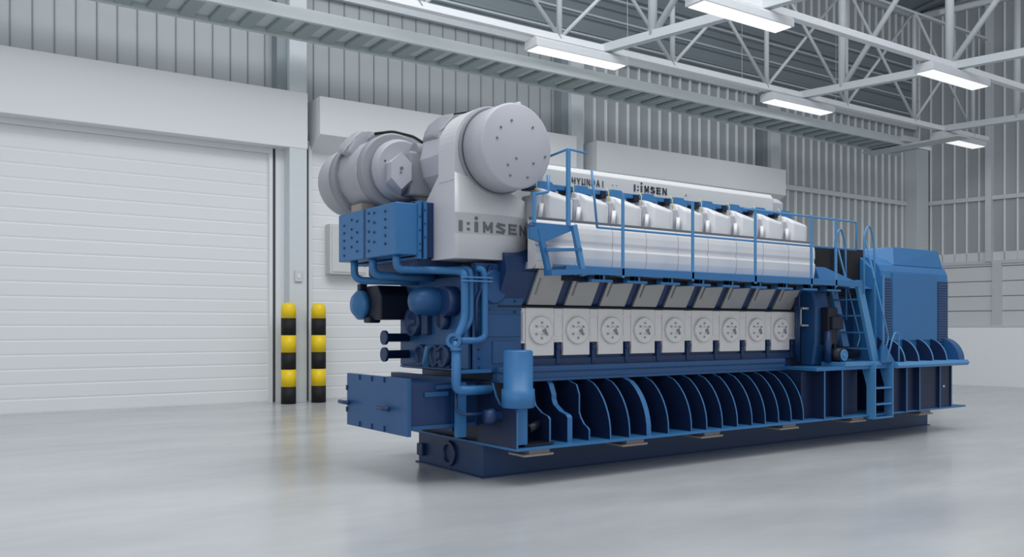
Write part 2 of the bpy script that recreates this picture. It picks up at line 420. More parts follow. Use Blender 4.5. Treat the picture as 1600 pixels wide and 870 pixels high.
for x in (1.72, 3.05, 4.60, 6.20, 8.05): shift_copy(pad, x-0.3)
# deck along the ribs
part(MB().box(0.06, -0.22, 1.185, 5.1, -0.09, 1.26, 0.02).box(0.06, -0.245, 1.085, 5.1, -0.05, 1.115, 0.004).box(0.06, -0.20, 1.11, 5.1, -0.1, 1.19), 'deck_beam', ENDB)
part(MB().box(5.08, -0.75, 1.09, 7.0, 1.6, 1.14, 0.006), 'deck_plate', BLUE)
part(MB().prism([(-0.86, 1.09), (-0.89, 1.13), (-0.86, 1.18), (1.6, 1.18), (1.6, 1.09)], 'X', 6.9, 8.98, 0.005), 'deck_plate', BLUE2)
# engine block
blk = [(-0.09, 1.09), (-0.09, 1.93), (-0.32, 2.33), (-0.30, 2.5), (-0.10, 2.62), (0.1, 3.0), (1.39, 3.0), (1.6, 2.62), (1.81, 2.33), (1.58, 1.93), (1.58, 1.09)]
part(MB().prism(blk, 'X', 0.10, 5.42, 0.004), 'engine_block', NAVY)
# front gear case
part(MB().box(-0.2, -0.09, 1.2, 0.12, 1.58, 2.32, 0.01), 'gear_case', NAVY)  # shade under the coolers put into the darker blues of case and cover
part(MB().box(-0.235, -0.05, 1.24, -0.19, 1.54, 2.28, 0.006).box(-0.26, 0.1, 1.215, -0.19, 1.5, 1.235), 'gear_case_cover', ENDB)
sc = part(MB().prism([(-0.2, 1.2), (0.42, 1.2), (0.42, 1.93), (0.62, 2.42), (-0.2, 2.42)], 'Y', -0.15, -0.05, 0.004), 'side_cover', ENDB)
part(MB().box(-0.02, -0.165, 1.9, 0.42, -0.145, 1.915).box(-0.05, -0.168, 1.60, 0.40, -0.145, 1.85, 0.006).box(0.02, -0.165, 1.3, 0.36, -0.145, 1.55, 0.006), 'inspection_panel', ENDB, sc)
part(MB().lathe((0.02, -0.1, 2.16), (0.15, -1, 0), [(0, 0.19), (0.09, 0.19), (0.10, 0.17), (0.10, 0.02)], 32), 'round_cover', ENDB, sc)
bolt = part(MB().cyl((0, -0.155, 1.26), (0, -0.168, 1.26), 0.012, 8), 'bolt', NAVY, sc); bolt.location.x = -0.16
for z in (0.1, 0.2, 0.3, 0.4, 0.5, 0.6, 0.7, 0.8): c = bolt.copy(); COL.objects.link(c); c.location = (-0.16, 0, z)
for z in (0.62, 0.74, 0.86, 0.98): c = bolt.copy(); COL.objects.link(c); c.location = (0.33, 0, z)

# end box (lube oil) at the front
eb = part(MB().box(-0.93, 0.03, 0.60, -0.05, 1.47, 1.10, 0.006).box(-0.4, 0.02, 0.55, -0.3, 1.48, 1.15, 0.004), 'front_oil_box', NAVY)
part(MB().box(-0.6, 0.005, 1.03, -0.1, 0.04, 1.07, 0.003).box(-0.75, 0.005, 0.95, -0.45, 0.035, 1.0, 0.003).box(-0.93, 0.0, 0.60, -0.1, 0.04, 0.64, 0.003), 'box_stiffener', ENDB, eb)
part(MB().box(-0.975, -0.02, 0.535, -0.93, 1.51, 1.155, 0.004), 'end_plate', ENDB, eb)
for y, l in ((1.44, 0.15), (0.42, 0.14)):
    part(MB().cyl((-0.97, y, 0.81), (-1.06, y, 0.81), 0.022, 12).cyl((-1.04, y-0.13, 0.81), (-1.04, y+0.14, 0.81), 0.024, 12), 'handle', NAVY, eb)
b0 = part(MB().box(-0.99, -0.012, -0.03, -0.97, 0.012, 0.03, 0.003), 'bolt', NAVY, eb); b0.location = (0, 1.15, 1.12)
for y, z in ((0.83, 1.12), (0.52, 1.12), (1.15, 0.575), (0.83, 0.575), (0.52, 0.575), (1.50, 0.72), (1.50, 0.98)):
    c = b0.copy(); COL.objects.link(c); c.location = (0, y, z)
# base front flanged port
part(MB().lathe((0.01, 0.72, 0.2), (-1, 0, 0), [(0, 0.15), (0.05, 0.15), (0.05, 0.11), (0.02, 0.11), (0.02, 0.0)], 24), 'inspection_port', NAVY)
part(MB().box(-0.06, 1.30, 0.1, 0.02, 1.44, 0.25, 0.01), 'foot_block', NAVY)

# access doors with round covers
def access_door(first_):
    d = part(MB().box(-0.205, -0.135, 1.375, 0.205, -0.09, 1.935, 0.006)
             .box(0.205, -0.120, 1.53, 0.343, -0.09, 1.93, 0.004).box(0.21, -0.132, 1.86, 0.34, -0.115, 1.93, 0.003).box(0.21, -0.130, 1.53, 0.34, -0.115, 1.56, 0.003)
             .box(0.215, -0.127, 1.60, 0.335, -0.118, 1.83, 0.002), 'access_door', PLATE)
    part(MB().lathe((0, -0.13, 1.67), (0, -1, 0), [(0, 0.165), (0.035, 0.165), (0.042, 0.155), (0.042, 0.13), (0.036, 0.12), (0.036, 0.055), (0.055, 0.045), (0.06, 0.03), (0.06, 0.0)], 36), 'door_cover', PLATE, d)
    m = MB()
    for k in range(6):
        a = 2*PI*k/6+0.5; m.cyl((0.09*math.cos(a), -0.165, 1.67+0.09*math.sin(a)), (0.09*math.cos(a), -0.178, 1.67+0.09*math.sin(a)), 0.014, 8)
    part(m, 'cover_bolts', BOLTM, d)
    part(MB().bar((-0.005, -0.195, 1.67), (0.055, -0.195, 1.635), 0.01, 0.028).bar((0.03, -0.195, 1.69), (0.045, -0.195, 1.62), 0.01, 0.02), 'latch', TURBOD, d)
    return d
d0 = access_door(True); d0.location.x = 0.705
for i in range(1, 9): shift_copy(d0, P_*i)
part(MB().box(0.415, -0.125, 1.52, 0.50, -0.09, 1.93, 0.006).box(0.445, -0.15, 1.55, 0.475, -0.12, 1.88, 0.01), 'door_wing', PLATE)
part(MB().box(0.10, -0.16, 1.937, 5.42, -0.08, 1.952), 'gutter_strip', BLACK)
part(MB().box(0.1, -0.12, 1.255, 5.42, -0.06, 1.34, 0.004), 'sill_plate', NAVY)
br = part(MB().box(0.25, -0.135, 1.27, 0.30, -0.08, 1.52, 0.004).cyl((0.275, -0.10, 1.47), (0.275, -0.155, 1.47), 0.03, 10), 'door_clamp', NAVY); br.location.x = 0.70
for i in range(1, 9): shift_copy(br, P_*i)
# inclined camshaft covers
def yl(z): return -0.105-(z-1.955)*0.23/0.40
def lean(x0, x1, z0, z1, th, off=0):
    P = []
    for z in (z0, z1):
        for x in (x0, x1):
            for o in (0, th): P.append((x, yl(z)-off-o, z))
    return P
c0 = part(MB().hull(lean(0.0, 0.41, 1.965, 2.36, 0.04), 0.004), 'camshaft_cover', CAMC)
part(MB().hull(lean(0.055, 0.068, 2.08, 2.26, 0.012, 0.04)), 'cover_handle', TURBOD, c0); c0.location.x = 0.51
for i in range(1, 9): shift_copy(c0, P_*i)
part(MB().hull([(0.36, -0.50, 2.36), (0.60, -0.50, 2.36), (0.36, -0.30, 2.36), (0.6, -0.3, 2.36), (0.38, -0.50, 2.44), (0.6, -0.5, 2.44), (0.38, -0.3, 2.44), (0.6, -0.3, 2.44)]), 'cover_hood', STEEL)

# hot box shell below the heads
SX0 = 0.36
hb = [(-0.44, 2.36), (-0.49, 2.42), (-0.505, 2.50), (-0.512, 2.60), (-0.495, 2.63), (-0.495, 2.66), (-0.508, 2.70), (-0.508, 2.78), (-0.50, 2.84), (-0.485, 2.88), (-0.46, 2.92), (-0.44, 2.93)]
hb += [(-0.36, 2.93), (-0.36, 2.36)]
sh = MB().prism(hb, 'X', SX0, 5.38, 0.0)

for f_ in sh.bm.faces:
    if abs(f_.normal.x) < 0.5: f_.smooth = False
shell = part(sh, 'side_shell', SHELLM)
part(MB().box(0.56, -0.37, 2.84, 5.38, 0.15, 2.905), 'cylinder_head_deck', TURBOD)
j0 = MB().prism([(y-0.0025, z) for y, z in hb[:12]]+[(-0.40, 2.92), (-0.40, 2.37)], 'X', -0.002, 0.002)
j0 = part(j0, 'panel_joint', TURBOD, shell); j0.location.x = 0.95
for i in range(1, 8): c = j0.copy(); COL.objects.link(c); c.location.x = 0.95+P_*i
part(MB().box(0.34, -0.47, 2.905, 5.4, -0.40, 2.937, 0.003), 'top_strip', LETTER, shell)
part(MB().lathe((5.38, -0.22, 2.64), (1, 0, 0), [(0, 0.26), (0.03, 0.25), (0.05, 0.2)], 24), 'shell_end', WHITE, shell)
# rocker covers
hd = MB().hull([(0.0, -0.43, 2.905), (0.28, -0.43, 2.905), (0.40, -0.37, 2.905), (0.40, 0.0, 2.905), (-0.06, 0.0, 2.905), (-0.03, -0.33, 2.905),
                (0.03, -0.42, 3.20), (0.29, -0.43, 3.17), (0.41, -0.37, 3.18), (0.38, -0.08, 3.31), (0.02, -0.08, 3.34), (0.0, -0.30, 3.29)], 0.022)
h0 = part(hd, 'rocker_cover', WHITE)
part(MB().cyl((-0.10, -0.40, 2.93), (-0.045, -0.36, 3.10), 0.028, 12).box(-0.16, -0.43, 2.90, 0.0, -0.30, 2.93, 0.006), 'injector_pump', WHITE, h0)
part(MB().box(-0.11, -0.34, 2.905, -0.02, -0.05, 3.22, 0.02), 'cover_side', TURBO, h0)
h0.location.x = 0.60
for i in range(1, 9): shift_copy(h0, P_*i)
# blue fuel rail on top of the rocker covers
fr = part(MB().box(0.45, -0.16, 3.325, 5.25, -0.05, 3.385, 0.01), 'fuel_rail', BLUE)
k0 = part(MB().hull([(0.0, -0.19, 3.30), (0.30, -0.19, 3.30), (0.30, 0.02, 3.30), (0.0, 0.02, 3.30), (0.05, -0.18, 3.405), (0.22, -0.18, 3.405), (0.27, 0.0, 3.395), (0.02, 0.0, 3.395)], 0.006), 'rail_clamp', BLUE, fr)
kd = part(MB().box(-0.11, -0.18, 3.29, -0.03, -0.02, 3.375, 0.006), 'rail_joint', DEEP, fr)
kw = part(MB().tube([(-0.02, -0.17, 3.42), (-0.03, -0.22, 3.36), (-0.05, -0.24, 3.22)], 0.006, 6), 'cable', WIRE, fr)
for o in (k0, kd, kw): o.location.x = 0.62
for i in range(1, 9):
    for o in (k0, kd, kw): c = o.copy(); COL.objects.link(c); c.location.x = 0.62+P_*i
# exhaust duct with lettering
du = part(MB().prism([(0.2, 3.30), (0.2, 3.64), (0.24, 3.70), (0.32, 3.72), (1.15, 3.72), (1.25, 3.64), (1.29, 3.30)], 'X', 1.0, 5.35, 0.008), 'exhaust_duct', DUCT)
part(MB().prism([(0.22, 3.30), (0.22, 3.60), (0.34, 3.68), (1.15, 3.68), (1.27, 3.6), (1.27, 3.30)], 'X', 5.35, 5.62, 0.02), 'duct_end', TURBO)
def put_text(body, size, x, z, y, wid, m, parent, bold=0.0, name='lettering', yfun=None, hgt=None):
    me = text_mesh(body, size, bold=bold); me.materials.append(m)
    xs = [v.co.x for v in me.vertices]; ys = [v.co.y for v in me.vertices]
    k = wid/(max(xs)-min(xs)); x0 = min(xs); kh = hgt/(max(ys)-min(ys)) if hgt else 1; y0 = min(ys)
    for v in me.vertices:
        X = x+(v.co.x-x0)*k; Z = z+(v.co.y-y0)*kh
        v.co = (X, (yfun(X) if yfun else y)-v.co.z, Z)
    o = bpy.data.objects.new(name, me); COL.objects.link(o); o.parent = parent; return o
# company logo style lettering: bar, two dots, ringed i, then the other letters
def strokes(mb, x, z, wid, h, ch, yfun):
    # one block letter drawn as bars; coordinates run 0..1 across and up
    V = {'H': [((0,0),(0,1)), ((1,0),(1,1)), ((0,.5),(1,.5))], 'Y': [((0,1),(.5,.5)), ((1,1),(.5,.5)), ((.5,.5),(.5,0))], 'U': [((0,1),(0,0)), ((0,0),(1,0)), ((1,0),(1,1))],
         'N': [((0,0),(0,1)), ((0,1),(1,0)), ((1,0),(1,1))], 'D': [((0,0),(0,1)), ((0,1),(.7,1)), ((.7,1),(1,.7)), ((1,.7),(1,.3)), ((1,.3),(.7,0)), ((.7,0),(0,0))],
         'A': [((0,0),(.5,1)), ((.5,1),(1,0)), ((.22,.35),(.78,.35))], 'I': [((.5,0),(.5,1))], 'M': [((0,0),(0,1)), ((0,1),(.5,.25)), ((.5,.25),(1,1)), ((1,1),(1,0))],
         'S': [((1,.92),(.15,1)), ((.15,1),(0,.75)), ((0,.72),(1,.3)), ((1,.28),(.85,0)), ((.85,0),(0,.06))], 'E': [((0,0),(0,1)), ((0,1),(1,1)), ((0,.5),(.85,.5)), ((0,0),(1,0))],
         '-': [((0,.5),(1,.5))], '.': [((.5,0),(.5,.15))]}[ch]
    th = h*0.085*LW
    for (x0, z0), (x1, z1) in V:
        def pt(u, v): return (x+th+(wid-2*th)*u, z+th+(h-2*th)*v)
        a = Vector(pt(x0, z0)); b = Vector(pt(x1, z1)); d = (b-a)
        d = d.normalized() if d.length > 1e-6 else Vector((0, 1)); n = Vector((-d.y, d.x))*th; a -= d*th; b += d*th
        P = []
        for q in (a+n, b+n, b-n, a-n):
            P += [(q.x, yfun(q.x)-0.006, q.y), (q.x, yfun(q.x)+0.003, q.y)]
        mb.hull(P)
LW = 1.0
def word(body, x, z, wid, h, m, parent, yfun, lw=1.0, fill=0.72, name='lettering'):
    global LW
    LW = lw; mb = MB(); n = len(body); p = wid/n
    for i, ch in enumerate(body):
        if ch != ' ': strokes(mb, x+p*i, z, p*fill, h, ch, yfun)
    return mb.build(name, m, parent)
def logo(x, z, h, wid, m, parent, yfun):
    mb = MB()
    def q(x0, x1, z0, z1):
        a, b = x+wid*x0, x+wid*x1
        mb.hull([(p, yfun(p)+o, z+h*zz) for p in (a, b) for o in (-0.006, 0.003) for zz in (z0, z1)])
    q(0, 0.045, 0, 1); q(0.105, 0.14, 0.12, 0.34); q(0.105, 0.14, 0.64, 0.86); q(0.205, 0.25, 0, 0.95)
    xc = x+wid*0.2275; mb.lathe((xc, yfun(xc)+0.002, z+h*1.28), (0, -1, 0), [(0, h*0.17), (0.007, h*0.17), (0.007, h*0.08), (0.003, h*0.08)], 16)
    mb.build('lettering', m, parent)
    return word('MSEN', x+wid*0.32, z, wid*0.74, h, m, parent, yfun, 1.3, 0.70)
word('HYUNDAI', 1.45, 3.495, 0.56, 0.082, LETTER, du, lambda X: 0.198, 1.1)
logo(2.50, 3.495, 0.09, 0.60, LETDARK, du, lambda X: 0.198)
word('- -', 2.12, 3.53, 0.10, 0.03, BAND, du, lambda X: 0.198); word('A.', 3.45, 3.52, 0.12, 0.035, BAND, du, lambda X: 0.198)

# walkway
wk = part(MB().box(0.60, -0.74, 2.355, 6.14, -0.44, 2.385, 0.003).box(0.60, -0.745, 2.30, 6.14, -0.72, 2.39, 0.004), 'walkway', BLUE)
b1 = part(MB().box(0, -0.71, 2.23, 0.05, -0.30, 2.30, 0.003).box(-0.13, -0.72, 2.22, 0.19, -0.66, 2.25, 0.003).box(0.0, -0.71, 2.25, 0.08, -0.62, 2.36), 'walkway_bracket', BLUE, wk); b1.location.x = 1.12
for i in range(1, 9): c = b1.copy(); COL.objects.link(c); c.location.x = 1.12+P_*i
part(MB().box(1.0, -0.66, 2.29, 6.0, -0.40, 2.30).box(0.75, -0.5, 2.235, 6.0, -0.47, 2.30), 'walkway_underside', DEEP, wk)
for x in (1.45, 2.61, 3.79, 4.98, 5.55):
    part(MB().bar((x, -0.735, 2.28), (x, -0.735, 3.26), 0.035, 0.02), 'rail_post', BLUE2)
r0 = 0.014
part(MB().tube([(1.08, -0.71, 2.84), (6.08, -0.71, 2.84), (6.08, -0.71, 3.25), (3.6, -0.71, 3.25)][:2], r0, 8), 'middle_rail', BLUE2)
part(MB().tube([(1.00, -0.71, 3.48), (1.08, -0.71, 2.84)], r0, 8), 'rail_stay', BLUE2)
part(MB().tube([(3.6, -0.71, 3.25), (6.08, -0.71, 3.25), (6.08, -0.71, 2.84)], r0, 8, 0.04), 'top_rail', BLUE2)
# tall front post with elbow rail
part(MB().bar((0.66, -0.71, 2.83), (0.66, -0.71, 3.68), 0.045, 0.03), 'rail_post', BLUE2)
part(MB().tube([(0.66, -0.33, 3.65), (0.66, -0.71, 3.68), (0.93, -0.71, 3.66)], r0, 8, 0.02), 'top_rail', BLUE2)
part(MB().bar((0.19, -0.71, 2.83), (0.19, -0.71, 3.16), 0.035, 0.03), 'rail_post', BLUE2)
part(MB().tube([(0.19, -0.71, 3.14), (0.38, -0.71, 3.18), (0.38, -0.71, 3.36)], 0.018, 8, 0.02), 'rail_stay', BLUE2)
# front step platform
part(MB().prism([(0.14, -0.71), (0.75, -0.71), (0.75, -0.42), (0.30, -0.42)], 'Z', 2.80, 2.835), 'upper_platform', BLUE)
part(MB().hull([(0.13, -0.72, 2.77), (0.30, -0.72, 2.83), (0.70, -0.72, 2.835), (0.74, -0.72, 2.80), (0.13, -0.72, 2.66), (0.30, -0.72, 2.62), (0.45, -0.72, 2.73), (0.74, -0.72, 2.79),
                (0.13, -0.68, 2.77), (0.74, -0.68, 2.80), (0.13, -0.68, 2.66), (0.30, -0.68, 2.62), (0.70, -0.68, 2.835)]), 'platform_gusset', BLUE)
part(MB().bar((0.72, -0.73, 2.84), (0.86, -0.73, 2.28), 0.06, 0.05), 'step_stringer', BLUE2)
part(MB().bar((0.26, -0.70, 2.78), (0.40, -0.70, 2.28), 0.06, 0.05), 'step_stringer', BLUE)
part(MB().bar((0.32, -0.70, 2.545), (0.82, -0.70, 2.575), 0.12, 0.03), 'step_tread', BLUE)
part(MB().bar((0.38, -0.70, 2.30), (0.90, -0.70, 2.33), 0.14, 0.06), 'step_tread', BLUE)

# stairs from the walkway to the deck
def zst(x): return 2.38-(x-6.12)*(1.19/0.44)
for y, w_ in ((-0.73, 0.05), (-0.28, 0.05)):
    part(MB().hull([(6.06, y, 2.40), (6.20, y, 2.40), (6.66, y, 1.14), (6.50, y, 1.14), (6.06, y+w_, 2.40), (6.20, y+w_, 2.40), (6.66, y+w_, 1.14), (6.50, y+w_, 1.14)]), 'stair_stringer', BLUE2)
for z in (2.12, 1.88, 1.63, 1.385):
    x = 6.12+(2.38-z)*0.44/1.19
    part(MB().box(x-0.05, -0.72, z-0.01, x+0.09, -0.26, z+0.012, 0.003), 'stair_tread', BLUE2)
part(MB().box(5.75, -0.76, 1.14, 6.66, -0.35, 1.20, 0.004), 'stair_landing', BLUE2)
for y in (-0.76, -0.28):
    part(MB().tube([(6.20, y, 2.20), (6.20, y, 3.08), (6.33, y, 3.24), (6.46, y, 3.0), (6.48, y, 1.82)], 0.015, 8, 0.12), 'stair_handrail', BLUE2)
    part(MB().tube([(6.24, y, 2.98), (6.84, y, 1.55), (6.66, y, 1.2)], 0.013, 8, 0.06), 'stair_handrail', BLUE2)
# gusset and lower ladder
for x in (6.40, 6.86):
    part(MB().prism([(-0.82, 0.345), (-0.68, 0.345), (-0.68, 0.84), (-0.60, 1.10), (-0.82, 1.18)], 'X', x-0.012, x+0.012), 'ladder_side', BLUE2)
for z in (0.36, 0.56, 0.80): part(MB().box(6.40, -0.82, z-0.008, 6.86, -0.68, z+0.010), 'ladder_rung', BLUE2)
part(MB().tube([(6.66, -0.84, 1.2), (6.80, -0.84, 1.52), (6.88, -0.84, 1.64), (6.98, -0.84, 1.60), (6.98, -0.84, 1.14)], 0.013, 8, 0.05), 'ladder_handrail', BLUE2)
part(MB().hull([(6.60, -0.80, 1.18), (6.95, -0.80, 1.18), (6.62, -0.80, 1.44), (6.72, -0.80, 1.42), (6.60, -0.77, 1.18), (6.95, -0.77, 1.18), (6.62, -0.77, 1.44), (6.72, -0.77, 1.42)]), 'corner_gusset', BLUE)

# coupling hood, flywheel housing, machinery behind the stairs
part(MB().box(5.72, -0.24, 2.2, 6.99, 1.5, 2.925, 0.01), 'coupling_guard', BLACK)
part(MB().hull([(5.62, -0.45, 2.30), (6.9, -0.45, 2.30), (5.62, 0.0, 2.30), (6.9, 0, 2.3), (5.62, -0.34, 2.60), (5.85, -0.34, 2.60), (5.62, 0.0, 2.60), (5.9, 0, 2.58), (6.9, 0, 2.34)]), 'coupling_hood', BLUE)
part(MB().box(6.0, -0.12, 1.14, 6.92, 1.6, 2.32, 0.01), 'coupling_casing', NAVY)
part(MB().prism([(y, z) for y, z in [(-0.30, 1.14), (-0.36, 1.5), (-0.36, 2.0), (-0.30, 2.25), (0.0, 2.4), (1.5, 2.4), (1.8, 2.0), (1.8, 1.5), (1.75, 1.14)]], 'X', 5.62, 5.95, 0.03), 'flywheel_housing', ENDB)
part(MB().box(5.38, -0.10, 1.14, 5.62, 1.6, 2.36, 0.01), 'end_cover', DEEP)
part(MB().box(5.44, -0.22, 1.72, 5.47, -0.10, 2.0, 0.004).box(5.44, -0.26, 1.72, 5.58, -0.22, 1.75, 0.004).box(5.44, -0.26, 1.97, 5.58, -0.22, 2.0, 0.004), 'bracket', STEEL)
tg = part(MB().box(5.72, -0.50, 1.45, 5.95, -0.34, 2.0, 0.02).box(5.74, -0.56, 1.68, 6.0, -0.45, 1.86, 0.015), 'turning_gear', DEEP)
part(MB().cyl((5.90, -0.62, 1.30), (5.90, -0.36, 1.30), 0.11, 20), 'gear_motor', DEEP, tg)
part(MB().lathe((5.90, -0.62, 1.30), (0, -1, 0), [(0, 0.085), (0.02, 0.085), (0.02, 0.06), (0.012, 0.06), (0.012, 0.03), (0.03, 0.03), (0.03, 0.0)], 20), 'motor_cap', BLUE2, tg)
part(MB().cyl((5.72, -0.48, 1.2), (5.72, -0.48, 1.65), 0.055, 14).cyl((5.95, -0.46, 1.5), (6.0, -0.46, 1.9), 0.05, 14), 'gear_cylinder', NAVY, tg)
part(MB().cyl((6.1, -0.25, 1.32), (6.75, -0.25, 1.32), 0.10, 16), 'cross_pipe', DEEP)
part(MB().tube([(6.15, -0.3, 1.15), (6.15, -0.3, 1.5), (6.0, -0.3, 1.56)], 0.025, 8, 0.06), 'small_pipe', NAVY)
part(MB().tube([(5.30, -0.25, 1.3), (5.30, -0.25, 2.15)], 0.02, 8).tube([(5.40, -0.2, 1.2), (5.42, -0.2, 2.2)], 0.03, 8), 'small_pipe', NAVY)

# generator
gp = [(-0.56, 1.18), (-0.56, 2.46), (-0.545, 2.58), (-0.50, 2.68), (-0.40, 2.77), (-0.2, 2.86), (0.1, 2.92), (1.39, 2.92), (1.69, 2.86), (1.89, 2.77), (2.0, 2.65), (2.05, 2.46), (2.05, 1.18)]
gb = MB().prism(gp, 'X', 6.98, 8.92, 0.01)
gen = part(gb, 'generator_housing', BLUE)
gi = [(y*0.93+0.05, z*0.985) for y, z in gp]
part(MB().prism([(-0.50, 1.18), (-0.50, 2.40), (-0.44, 2.62), (-0.25, 2.80), (0.1, 2.88), (1.39, 2.88), (1.9, 2.6), (1.98, 2.4), (1.98, 1.18)], 'X', 6.90, 6.98, 0.01), 'end_ring', BLUE, gen)
part(MB().box(7.26, -0.574, 1.50, 8.56, -0.555, 2.56, 0.004), 'side_panel', BLUE, gen)
def louvre(x0, x1, zt):
    lv = part(MB().box(x0, -0.572, 1.42, x1, -0.558, zt), 'louvre', NAVY, gen)
    z = 1.45; m = MB()
    while z < zt-0.03:
        m.hull([(x0, -0.573, z), (x1, -0.573, z), (x0, -0.582, z-0.012), (x1, -0.582, z-0.012), (x0, -0.573, z-0.014), (x1, -0.573, z-0.014)]); z += 0.042
    o = part(m, 'louvre_slats', ENDB, gen)
louvre(7.03, 7.22, 2.47); louvre(8.58, 8.88, 2.46)
part(MB().box(6.975, -0.585, 1.2, 7.02, -0.565, 2.52, 0.004), 'louvre_frame', BLUE2, gen)
part(MB().hull([(7.42, -0.50, 2.69), (8.86, -0.50, 2.69), (7.05, 0.0, 2.90), (7.42, 1.6, 2.7), (8.86, 1.6, 2.7), (7.52, -0.42, 2.985), (8.81, -0.44, 2.985), (7.52, 1.5, 2.985), (8.81, 1.5, 2.985), (7.15, -0.05, 2.96)], 0.006), 'roof_box', BLUE, gen)
part(MB().prism([(-0.40, 1.14), (-0.56, 1.50), (-0.50, 1.56), (0.3, 1.56), (0.3, 1.14)], 'X', 6.95, 8.9), 'lower_cowl', RIBP, gen)
flp = [(-0.54, 1.54)]+[(-0.57-0.26*math.sin(PI/2*i/8)**1.3, 1.18+0.34*math.cos(PI/2*i/8)) for i in range(9)]+[(-0.40, 1.18)]
g0 = part(MB().prism(flp, 'X', -0.018, 0.018, 0, 0, 1), 'flare_rib', [RIBP, BLUE2], gen); g0.location.x = 7.17  # dark faces and light edges paint shade and light onto the flares
for x in (7.56, 7.97, 8.38): c = g0.copy(); COL.objects.link(c); c.location.x = x
part(MB().prism(flp, 'X', 8.75, 8.93, 0.003), 'flare_end', ENDB, gen)

# turbocharger housing (white, lettered)
def yh(X): return -0.20-0.035*math.sin(PI*min(1, max(0, (X+0.5)/1.0)))+(0.0 if X < 0.2 else (X-0.2)**2*0.7)
N = 16; hx = [-0.5+1.04*i/N for i in range(N+1)]
mb = MB()
def topz(X): return 3.385-(X+0.5)*0.25
bot = [mb.bm.verts.new((x, yh(x), 2.455)) for x in hx]; top = [mb.bm.verts.new((x, yh(x), topz(x))) for x in hx]
for i in range(N):
    f_ = mb.bm.faces.new((bot[i], bot[i+1], top[i+1], top[i])); f_.smooth = True
bb = [mb.bm.verts.new((0.54, 0.5, 2.455)), mb.bm.verts.new((-0.5, 0.50, 2.455))]; tt = [mb.bm.verts.new((0.54, 0.5, topz(0.54))), mb.bm.verts.new((-0.5, 0.5, 3.06))]
mb.bm.faces.new(bot+bb);
t2 = mb.bm.verts.new((-0.5, 0.14, 3.385))
mb.bm.faces.new([bot[-1], bb[0], tt[0], top[-1]]); mb.bm.faces.new([bb[0], bb[1], tt[1], tt[0]])
mb.bm.faces.new([bb[1], bot[0], top[0], t2, tt[1]]).material_index = 1  # front face takes the saddle's tone, greyer than the side
mb.bm.faces.new(top+[tt[0], t2]); mb.bm.faces.new([t2, tt[0], tt[1]])
hs = part(mb, 'turbo_housing', [WHITE, SADM])
bd = MB()
bx = [i for i in hx]
for a, b in zip(bx, bx[1:]):
    vs = [bd.bm.verts.new(p) for p in ((a, yh(a)-0.004, 2.725), (b, yh(b)-0.004, 2.725), (b, yh(b)-0.004, 2.95), (a, yh(a)-0.004, 2.95))]
    bd.bm.faces.new(vs).smooth = True
bmesh.ops.remove_doubles(bd.bm, verts=bd.bm.verts[:], dist=1e-4)
bo = part(bd, 'name_band', BAND, hs)
logo(-0.455, 2.745, 0.118, 0.93, LETTER, hs, lambda X: yh(X)-0.006)
# saddle plate over the drum
CX_, CZ_, RS = 0.03, 3.66, 0.535
sp = [(-0.505, 3.30)]+[(CX_+RS*math.cos(a), CZ_+RS*math.sin(a)*0.93) for a in [PI-PI*0.92*i/24 for i in range(25)]]+[(0.3, 3.30)]
sd = part(MB().prism(sp, 'Y', -0.20, 0.14, 0.004), 'drum_saddle', SADM)
# near air silencer drum
dr = part(MB().lathe((CX_, -0.20, 3.655), (0, -1, 0), [(0, 0.44), (0.06, 0.44), (0.06, 0.462), (0.40, 0.462), (0.415, 0.455), (0.425, 0.44), (0.43, 0.0)], 56), 'silencer_drum', TURBO)
part(MB().lathe((CX_, -0.19, 3.655), (0, -1, 0), [(0, 0.485), (0.055, 0.485), (0.055, 0.3)], 48), 'drum_collar', TURBOD, dr)
part(MB().lathe((CX_, -0.247, 3.655), (0, -1, 0), [(0, 0.466), (0.008, 0.466)], 48), 'drum_seam', LETDARK, dr)
part(MB().cyl((CX_+0.1, -0.5, 4.1), (CX_+0.1, -0.5, 4.16), 0.03, 10), 'lifting_eye', TURBO, dr)
sb = part(MB().cyl((0, -0.629, 0), (0, -0.636, 0), 0.013, 8), 'screw', LETTER, dr)
pts = [(-0.27, 0.05), (-0.22, 0.17), (-0.08, 0.26), (0.20, 0.22), (0.37, -0.08), (-0.02, -0.14), (0.21, -0.17), (-0.13, -0.22), (-0.10, -0.33), (0.13, -0.33)]
sb.location = (CX_+pts[0][0], 0, 3.655+pts[0][1])
for a, b in pts[1:]: c = sb.copy(); COL.objects.link(c); c.location = (CX_+a, 0, 3.655+b)
# rear half of near turbocharger
def turbo_body(cx, cz, r, y0, y1, name, lump=True):
    b = part(MB().lathe((cx, y0, cz), (0, 1, 0), [(0, r*0.98), (0.05, r), ((y1-y0)*0.55, r), (y1-y0, r*0.80)], 14), name, TURBO)
    for p in b.data.polygons: p.use_smooth = False
    return b
turbo_body(-0.02, 3.63, 0.47, 0.12, 0.92, 'turbine_casing')
part(MB().hull([(-0.47, 0.22, 3.86), (-0.46, 0.52, 3.88), (-0.42, 0.68, 3.84), (-0.40, 0.25, 3.75), (-0.24, 0.22, 4.14), (-0.28, 0.48, 4.16), (-0.36, 0.66, 4.06), (0.1, 0.25, 4.16), (0.15, 0.5, 4.1), (0, 0.5, 3.7)], 0.03), 'air_scroll', TURBOD)
part(MB().bar((-0.30, 0.15, 4.10), (0.05, -0.05, 4.17), 0.02, 0.015), 'lagging_edge', BLACK)
